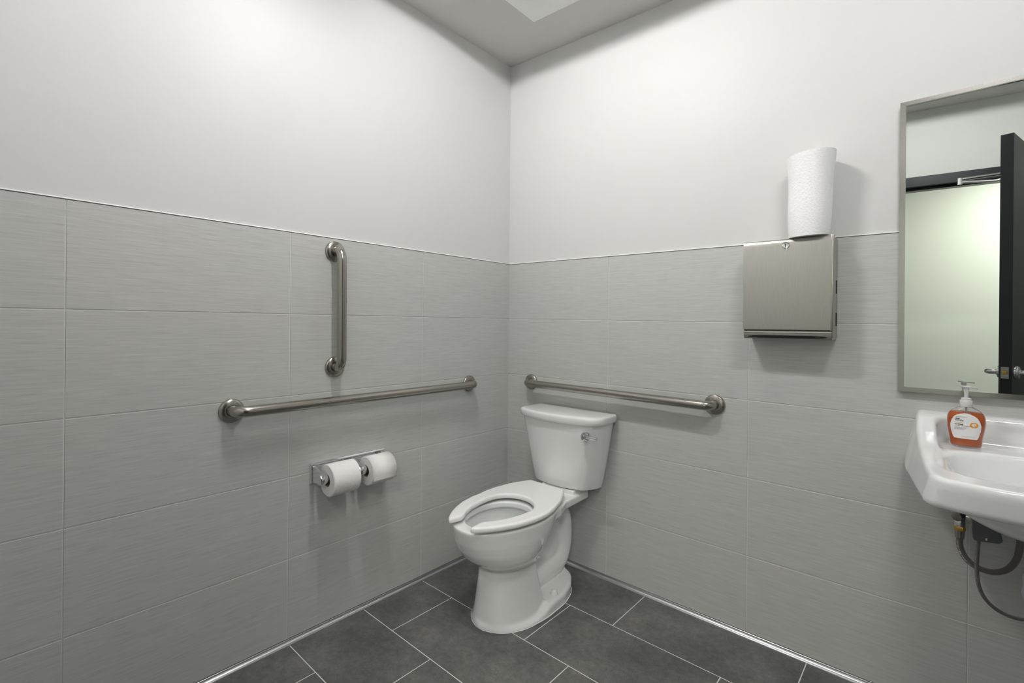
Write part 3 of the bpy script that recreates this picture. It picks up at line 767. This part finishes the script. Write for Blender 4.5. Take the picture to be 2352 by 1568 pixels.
o_ = [(mx0, mz0), (mx1, mz0), (mx1, mz1), (mx0, mz1)]; i_ = [(mx0+fwid, mz0+fwid), (mx1-fwid, mz0+fwid), (mx1-fwid, mz1-fwid), (mx0+fwid, mz1-fwid)]
for k in range(4):
    kk = (k+1) % 4; frame_bar([o_[k], o_[kk], i_[kk], i_[k]])
part('mirror_glass', B(mx0+fwid-0.002, mx1-fwid+0.002, -0.0135, -0.006, mz0+fwid-0.002, mz1-fwid+0.002), mirror_m, mr, False)

# ------------------------------------------------------------------ sink
SX = 1.990
sink = empty('sink', (SX, -0.2, 0.75), 'white wall-hung sink at the right edge, below the mirror', 'sink')
ztop = smooth_table([-0.02, 0.0, 0.05, 0.085, 0.12, 0.20, 0.28, 0.34, 0.44, 0.50], [0.931, 0.931, 0.925, 0.908, 0.885, 0.858, 0.842, 0.832, 0.824, 0.822], 0.014)
def sink_sdf(X, Y, Z):
    u, v, z = np.abs(X-SX), -Y, Z
    zt_ = ztop(v)
    hw = 0.262 + 0.022*np.clip((zt_-z)/0.12, 0, 1.2) - 0.045*np.clip((v-0.0)/0.45, 0, 1)**1.5 - np.clip((z-0.86)/0.1, 0, 1)*0.004
    vf = 0.452 - 0.16*(u/0.26)**4*0.35 - 0.006*np.clip((0.80-z)/0.05, 0, 1)
    side = u-hw; front = v-vf
    r = 0.026
    a_, b_ = side+r, front+r
    plan = np.sqrt(np.maximum(a_, 0)**2+np.maximum(b_, 0)**2)+np.minimum(np.maximum(a_, b_), 0)-r
    top = (z-zt_)*0.92
    outer = smax(plan, top, 0.013)
    bottom = 0.748-z + 0.0*v
    outer = smax(outer, bottom, 0.018)
    bump_ = np.sqrt((u/0.20)**2+((v-0.27)/0.15)**2+((z-0.775)/0.105)**2)
    bl = (bump_-1)*0.10
    body = smin(outer, smax(bl, z-0.80, 0.01), 0.012)
    # ledge recess
    hw2 = hw-0.046; 
    r2 = 0.05; a_, b_ = u-hw2+r2, np.abs(v-0.20)-0.165+r2
    c2 = np.sqrt(np.maximum(a_, 0)**2+np.maximum(b_, 0)**2)+np.minimum(np.maximum(a_, b_), 0)-r2
    rec = smax(c2, 0.850-z-0.06*np.clip(v-0.2, 0, 1), 0.014)
    # bowl
    n = 3.0
    s = np.clip((0.84-z)/0.12, 0, 1)
    q = (np.abs(u/(0.196-0.05*s))**n+np.abs((v-0.272)/(0.112-0.035*s))**n)**(1/n)
    bw = smax((q-1)*0.10, 0.712-z, 0.045)
    cav = smin(rec, bw, 0.016)
    d = smax(body, -cav, 0.016)
    return np.maximum(d, -0.0085-v)
me = surface_nets(sink_sdf, (SX-0.30, -0.47, 0.66), (SX+0.30, 0.0160, 0.945), 0.0030, 10)
part('basin', me, porc_sink, sink, 'all')
part('drain', lathe(bmesh.new(), [(0, 0.001), (0.018, 0.0), (0.03, 0.003), (0.034, 0.001), (0.034, -0.002)], (SX, -0.275, 0.7135), 'z', 32), chrome, sink)
# plumbing under the sink
vb = empty('supply_valve', (1.823, -0.05, 0.62), 'chrome supply stop valve with brass nut under the left of the sink', 'valve')
part('valve_body', lathe(bmesh.new(), [(0, 0), (0.0135, 0), (0.0135, 0.034), (0.011, 0.040), (0, 0.040)], (1.8290, -0.056, 0.610), 'z', 24), chrome, vb)
part('escutcheon', lathe(bmesh.new(), [(0, 0.0), (0.022, 0.0), (0.020, 0.006), (0.009, 0.010), (0.009, 0.06), (0, 0.06)], (1.829, -0.001, 0.638), Vector((0, -1, 0)), 28), chrome, vb)
part('valve_handle', lathe(bmesh.new(), [(0, 0), (0.0125, 0), (0.0140, 0.005), (0.0130, 0.018), (0, 0.020)], (1.829, -0.060, 0.642), Vector((-0.45, -0.85, -0.1)), 24), steel, vb)
part('outlet_pipe', sweep(bmesh.new(), [(1.829, -0.05, 0.640), (1.862, -0.05, 0.640)], 0.012, 20), chrome, vb)
part('nut', lathe(bmesh.new(), [(0, 0), (0.0122, 0), (0.0130, 0.003), (0.0130, 0.009), (0.0118, 0.012), (0, 0.012)], (1.829, -0.056, 0.597), 'z', 6), brass, vb, False)
part('ferrule', lathe(bmesh.new(), [(0, 0), (0.0105, 0), (0.0112, 0.022), (0, 0.022)], (1.829, -0.056, 0.576), 'z', 24), steel, vb)
h1 = link('supply_hose', sweep(bmesh.new(), catmull([(1.829, -0.056, 0.578), (1.829, -0.057, 0.555), (1.837, -0.062, 0.530), (1.855, -0.070, 0.511), (1.880, -0.076, 0.5045), (1.905, -0.078, 0.509), (1.928, -0.075, 0.527), (1.944, -0.068, 0.560), (1.950, -0.060, 0.61), (1.950, -0.056, 0.70), (1.950, -0.056, 0.7475)], 6), 0.0077, 16), braid, smooth=True)
tag(h1, 'thicker braided steel hose curving in a U from the chrome valve to the sink', 'hose')
h2 = link('faucet_hose', sweep(bmesh.new(), catmull([(1.866, -0.105, 0.600), (1.864, -0.104, 0.56), (1.863, -0.100, 0.52), (1.866, -0.097, 0.475), (1.876, -0.092, 0.440), (1.894, -0.086, 0.415), (1.918, -0.080, 0.400), (1.950, -0.075, 0.396), (2.00, -0.070, 0.41), (2.05, -0.066, 0.46), (2.07, -0.060, 0.55)], 6), 0.0047, 14), braid, smooth=True)
tag(h2, 'thin braided steel hose hanging from the dark grey box under the sink', 'hose')
bx = empty('sensor_box', (1.885, -0.1, 0.60), 'dark grey plastic box fixed under the sink, thin hose leaving its base', 'control box')
bm = bmesh.new(); prism(bm, [(1.854, 0.648), (1.854, 0.602), (1.8575, 0.598), (1.905, 0.603), (1.913, 0.612), (1.894, 0.650), (1.882, 0.680), (1.854, 0.69)], lambda p, s: (p[0], s, p[1]), -0.128, -0.060)
bmesh.ops.bevel(bm, geom=bm.edges[:], offset=0.002, segments=2, affect='EDGES'); part('case', bm, boxgrey, bx)
part('screw', lathe(bmesh.new(), [(0, 0.0), (0.0042, 0), (0.0035, 0.0015), (0, 0.0018)], (1.8815, -0.128, 0.609), Vector((0, -1, 0)), 16), chrome, bx)
bm = bmesh.new(); prism(bm, [(1.882, 0.690), (1.882, 0.652), (1.895, 0.652), (1.895, 0.690)], lambda p, s: (p[0], s, p[1]), -0.12, -0.002)
part('mounting_arm', B(1.858, 1.89, -0.07, -0.001, 0.655, 0.69), boxgrey, bx, False)
bm.free()
tr_ = empty('drain_trap', (SX, -0.25, 0.5), 'pale grey covered drain trap under the sink at the right edge', 'drain trap')
part('trap_cover', sweep(bmesh.new(), catmull([(1.985, -0.255, 0.606), (1.980, -0.250, 0.575), (1.976, -0.245, 0.540), (1.985, -0.235, 0.505), (2.01, -0.22, 0.487), (2.045, -0.205, 0.49), (2.065, -0.18, 0.52), (2.066, -0.14, 0.555), (2.065, -0.06, 0.565), (2.065, -0.003, 0.565)], 6), [0.0375, 0.036, 0.034, 0.0335, 0.035, 0.037]+[0.040+0.002*math.sin(i) for i in range(8)]+[0.041]*6+[0.038]*6+[0.036]*29, 28, cap=True), trapgrey, tr_)
part('cover_opening', lathe(bmesh.new(), [(0, 0.0), (0.0325, 0.0), (0.0325, 0.003), (0, 0.003)], (1.985, -0.255, 0.605), 'z', 28), dark, tr_, False)  # dark disc painted as the shade inside the cover
part('tailpiece', sweep(bmesh.new(), [(SX, -0.26, 0.57), (SX, -0.27, 0.70)], 0.018, 20), chrome, tr_)
part('strap', sweep(bmesh.new(), [(1.9755, -0.245, 0.535), (1.981, -0.238, 0.5115)], 0.0413, 28, cap=False), trapgrey, tr_)

# ------------------------------------------------------------------ soap bottle
BX, BY, BZ = 1.8385, -0.105, 0.8545
sb = empty('soap_bottle', (BX, BY, BZ), 'pump bottle of orange hand soap standing on the sink ledge', 'soap bottle'); yaw = math.radians(-5)
hz = [0.0, 0.004, 0.02, 0.035, 0.055, 0.070, 0.082, 0.090, 0.097, 0.102, 0.106, 0.110]
hw = [0.031, 0.0338, 0.0348, 0.0372, 0.0405, 0.0412, 0.0400, 0.0372, 0.0325, 0.0265, 0.0195, 0.0130]
hd = [0.017, 0.0195, 0.0205, 0.0210, 0.0215, 0.0215, 0.0210, 0.0200, 0.0185, 0.0165, 0.0145, 0.0125]
fw_, fd_ = smooth_table(hz, hw, 0.0028), smooth_table(hz, hd, 0.0028)
def bp_(x, y, z): 
    return Vector((BX + x*math.cos(yaw)-y*math.sin(yaw), BY + x*math.sin(yaw)+y*math.cos(yaw), BZ+z))
def brings(z0, z1, n, shrink=0.0, seg=56):
    R = []
    for k in range(n):
        z = z0+(z1-z0)*k/(n-1); w, d = float(fw_(z))-shrink, float(fd_(z))-shrink
        R.append([bp_(w*math.copysign(abs(math.cos(t))**0.85, math.cos(t)), d*math.copysign(abs(math.sin(t))**0.85, math.sin(t)), z) for t in [2*PI*j/seg for j in range(seg)]])
    return R
R_ = brings(0.0, 0.110, 34); R_.insert(0, [bp_(0, 0, 0)+(p-bp_(0, 0, 0))*0.9+Vector((0, 0, 0.0)) for p in R_[0]])
R_[0] = [Vector((p.x, p.y, BZ+0.0002)) for p in R_[0]]
bt_ = part('bottle', loft(bmesh.new(), R_), clear_pl, sb); md_ = bt_.modifiers.new('wall', 'SOLIDIFY'); md_.thickness = 0.0008; md_.offset = -1
part('soap', loft(bmesh.new(), brings(0.0016, 0.0955, 26, 0.0010)), soap, sb)
part('neck_collar', lathe(bmesh.new(), [(0, 0.0), (0.0132, 0.0), (0.0136, 0.001), (0.0136, 0.017), (0.0128, 0.0185), (0.0105, 0.019), (0.0110, 0.024), (0.0085, 0.025), (0, 0.025)], bp_(0, 0, 0.110), 'z', 36), cap_pl, sb)
pump = part('pump_stem', lathe(bmesh.new(), [(0, 0), (0.0046, 0.0), (0.0046, 0.012), (0.0062, 0.024), (0.0068, 0.030), (0, 0.031)], bp_(0, 0, 0.1345), 'z', 24), cap_pl, sb)
bm = bmesh.new(); rings = []
for k in range(13):
    t = k/12; x = -0.013+0.037*t; ry = 0.0118*math.sin(PI*min(1, 0.14+t*0.86))**0.7 if t < 0.6 else 0.0108-0.0065*(t-0.6)/0.4
    rz = 0.0026
    zc_ = 0.1665 - 0.003*t*t
    rings.append([bp_(x, ry*math.cos(q), zc_+rz*math.sin(q)) for q in [2*PI*j/16 for j in range(16)]])
loft(bm, rings); part('spout', bm, pump_pl, pump)
part('dip_tube', sweep(bmesh.new(), [bp_(0, 0, 0.112), bp_(0.002, 0, 0.01)], 0.0022, 10), cap_pl, sb)
# label: curved patch hugging the front
def front_y(x, z):
    w, d = float(fw_(z)), float(fd_(z)); cth = min(1, abs(x)/w)**(1/0.85); return -d*(max(0, 1-cth*cth)**0.5)**0.85
lab_z = [0.0220, 0.0245, 0.034, 0.046, 0.060, 0.072, 0.083, 0.090, 0.0930]
lab_w = [0.0228, 0.0250, 0.0278, 0.0308, 0.0318, 0.0292, 0.0238, 0.0140, 0.003]
lw = smooth_table(lab_z, lab_w, 0.0015)
bm = bmesh.new(); rows_ = []
for k in range(33):
    z = 0.0220+(0.0930-0.0220)*k/32; w = float(lw(z))
    rows_.append([bm.verts.new(bp_(w*(j/12-1), front_y(w*(j/12-1), z)-0.00045, z)) for j in range(25)])
for k in range(32):
    for j in range(24): bm.faces.new((rows_[k][j], rows_[k][j+1], rows_[k+1][j+1], rows_[k+1][j]))
lab = part('label', bm, labelw, sb)
def text_mesh(s, size, x, z, m, name='lettering', bold=0.0, rot=0, sx=1.0):
    cu = bpy.data.curves.new('t', 'FONT'); cu.body = s; cu.size = size; cu.offset = bold; cu.space_line = 0.72
    ob = bpy.data.objects.new('t', cu); C.objects.link(ob)
    dg = bpy.context.evaluated_depsgraph_get(); dg.update()
    me = bpy.data.meshes.new_from_object(ob.evaluated_get(dg)); bpy.data.objects.remove(ob); bpy.data.curves.remove(cu)
    bm = bmesh.new(); bm.from_mesh(me); bpy.data.meshes.remove(me)
    for v in bm.verts:
        px, pz = v.co.x*sx, v.co.y
        if rot: px, pz = -pz, px
        px += x; pz += z
        v.co = bp_(px, front_y(px, pz)-0.0008, pz)
    o = part(name, bm, m, lab, False); return o
text_mesh('new brand look of', 0.0029, -0.0195, 0.0815, ink, sx=1.05)
text_mesh('deal\nworthy', 0.0064, -0.0215, 0.0755, ink, bold=0.00012, sx=0.95)
text_mesh('antibacterial', 0.0032, -0.0225, 0.0645, inko, sx=1.15)
text_mesh('Hand Soap', 0.0041, -0.0225, 0.0602, ink, bold=0.0001, sx=1.0)
text_mesh('eliminates 99.9% of bacteria*', 0.0029, -0.0225, 0.0566, ink, sx=0.98)
text_mesh('made without parabens,\nphthalates and dyes.\nfor washing hands to\ndecrease bacteria', 0.0029, -0.0225, 0.0525, inkg, sx=1.0)
text_mesh('7.5 FL OZ (221 mL)', 0.0034, -0.0080, 0.0275, inkg, sx=1.0)
bm = bmesh.new(); ex, ez = 0.0175, 0.0620
def ringmesh(f0, f1, n=40):
    A = [f0(2*PI*i/n) for i in range(n)]; Bz = [f1(2*PI*i/n) for i in range(n)]
    bm = bmesh.new(); va = [bm.verts.new(bp_(x, front_y(x, z)-0.0008, z)) for x, z in A]; vb_ = [bm.verts.new(bp_(x, front_y(x, z)-0.0008, z)) for x, z in Bz]
    for i in range(n): bm.faces.new((va[i], va[(i+1) % n], vb_[(i+1) % n], vb_[i]))
    return bm
def shield(t):
    s_ = [(0.0, 0.0052), (0.0048, 0.0030), (0.0046, -0.0018), (0.0, -0.0056), (-0.0046, -0.0018), (-0.0048, 0.0030)]
    k = ((PI/2-t) % (2*PI))/(2*PI)*6; i = int(k) % 6; f = k-int(k); p, q = s_[i], s_[(i+1) % 6]
    return (ex+p[0]+(q[0]-p[0])*f, ez+p[1]+(q[1]-p[1])*f)
bm.free(); part('emblem', ringmesh(lambda t: (ex+0.0086*math.cos(t), ez+0.0074*math.sin(t)), shield), inko, lab, False)
for px, pz, s_ in ((ex+0.0018, ez-0.0005, 0.0014), (ex-0.0008, ez-0.0022, 0.0010)):
    bm = bmesh.new()
    for dx, dz in ((s_, s_*0.35), (s_*0.35, s_)):
        bm.faces.new([bm.verts.new(bp_(px+a_, front_y(px+a_, pz+b_)-0.0009, pz+b_)) for a_, b_ in ((-dx, -dz), (dx, -dz), (dx, dz), (-dx, dz))])
    part('cross_mark', bm, inko, lab, False)

# ------------------------------------------------------------------ world + colour management
w = bpy.data.worlds.new('world'); sc.world = w; w.use_nodes = True
w.node_tree.nodes['Background'].inputs[0].default_value = (0.8, 0.85, 0.9, 1); w.node_tree.nodes['Background'].inputs[1].default_value = 0.02
vs = sc.view_settings; vs.view_transform = 'Standard'; vs.look = 'None'; vs.gamma = 1.0; vs.exposure = 1.46
try: vs.use_curve_mapping = False
except Exception: pass
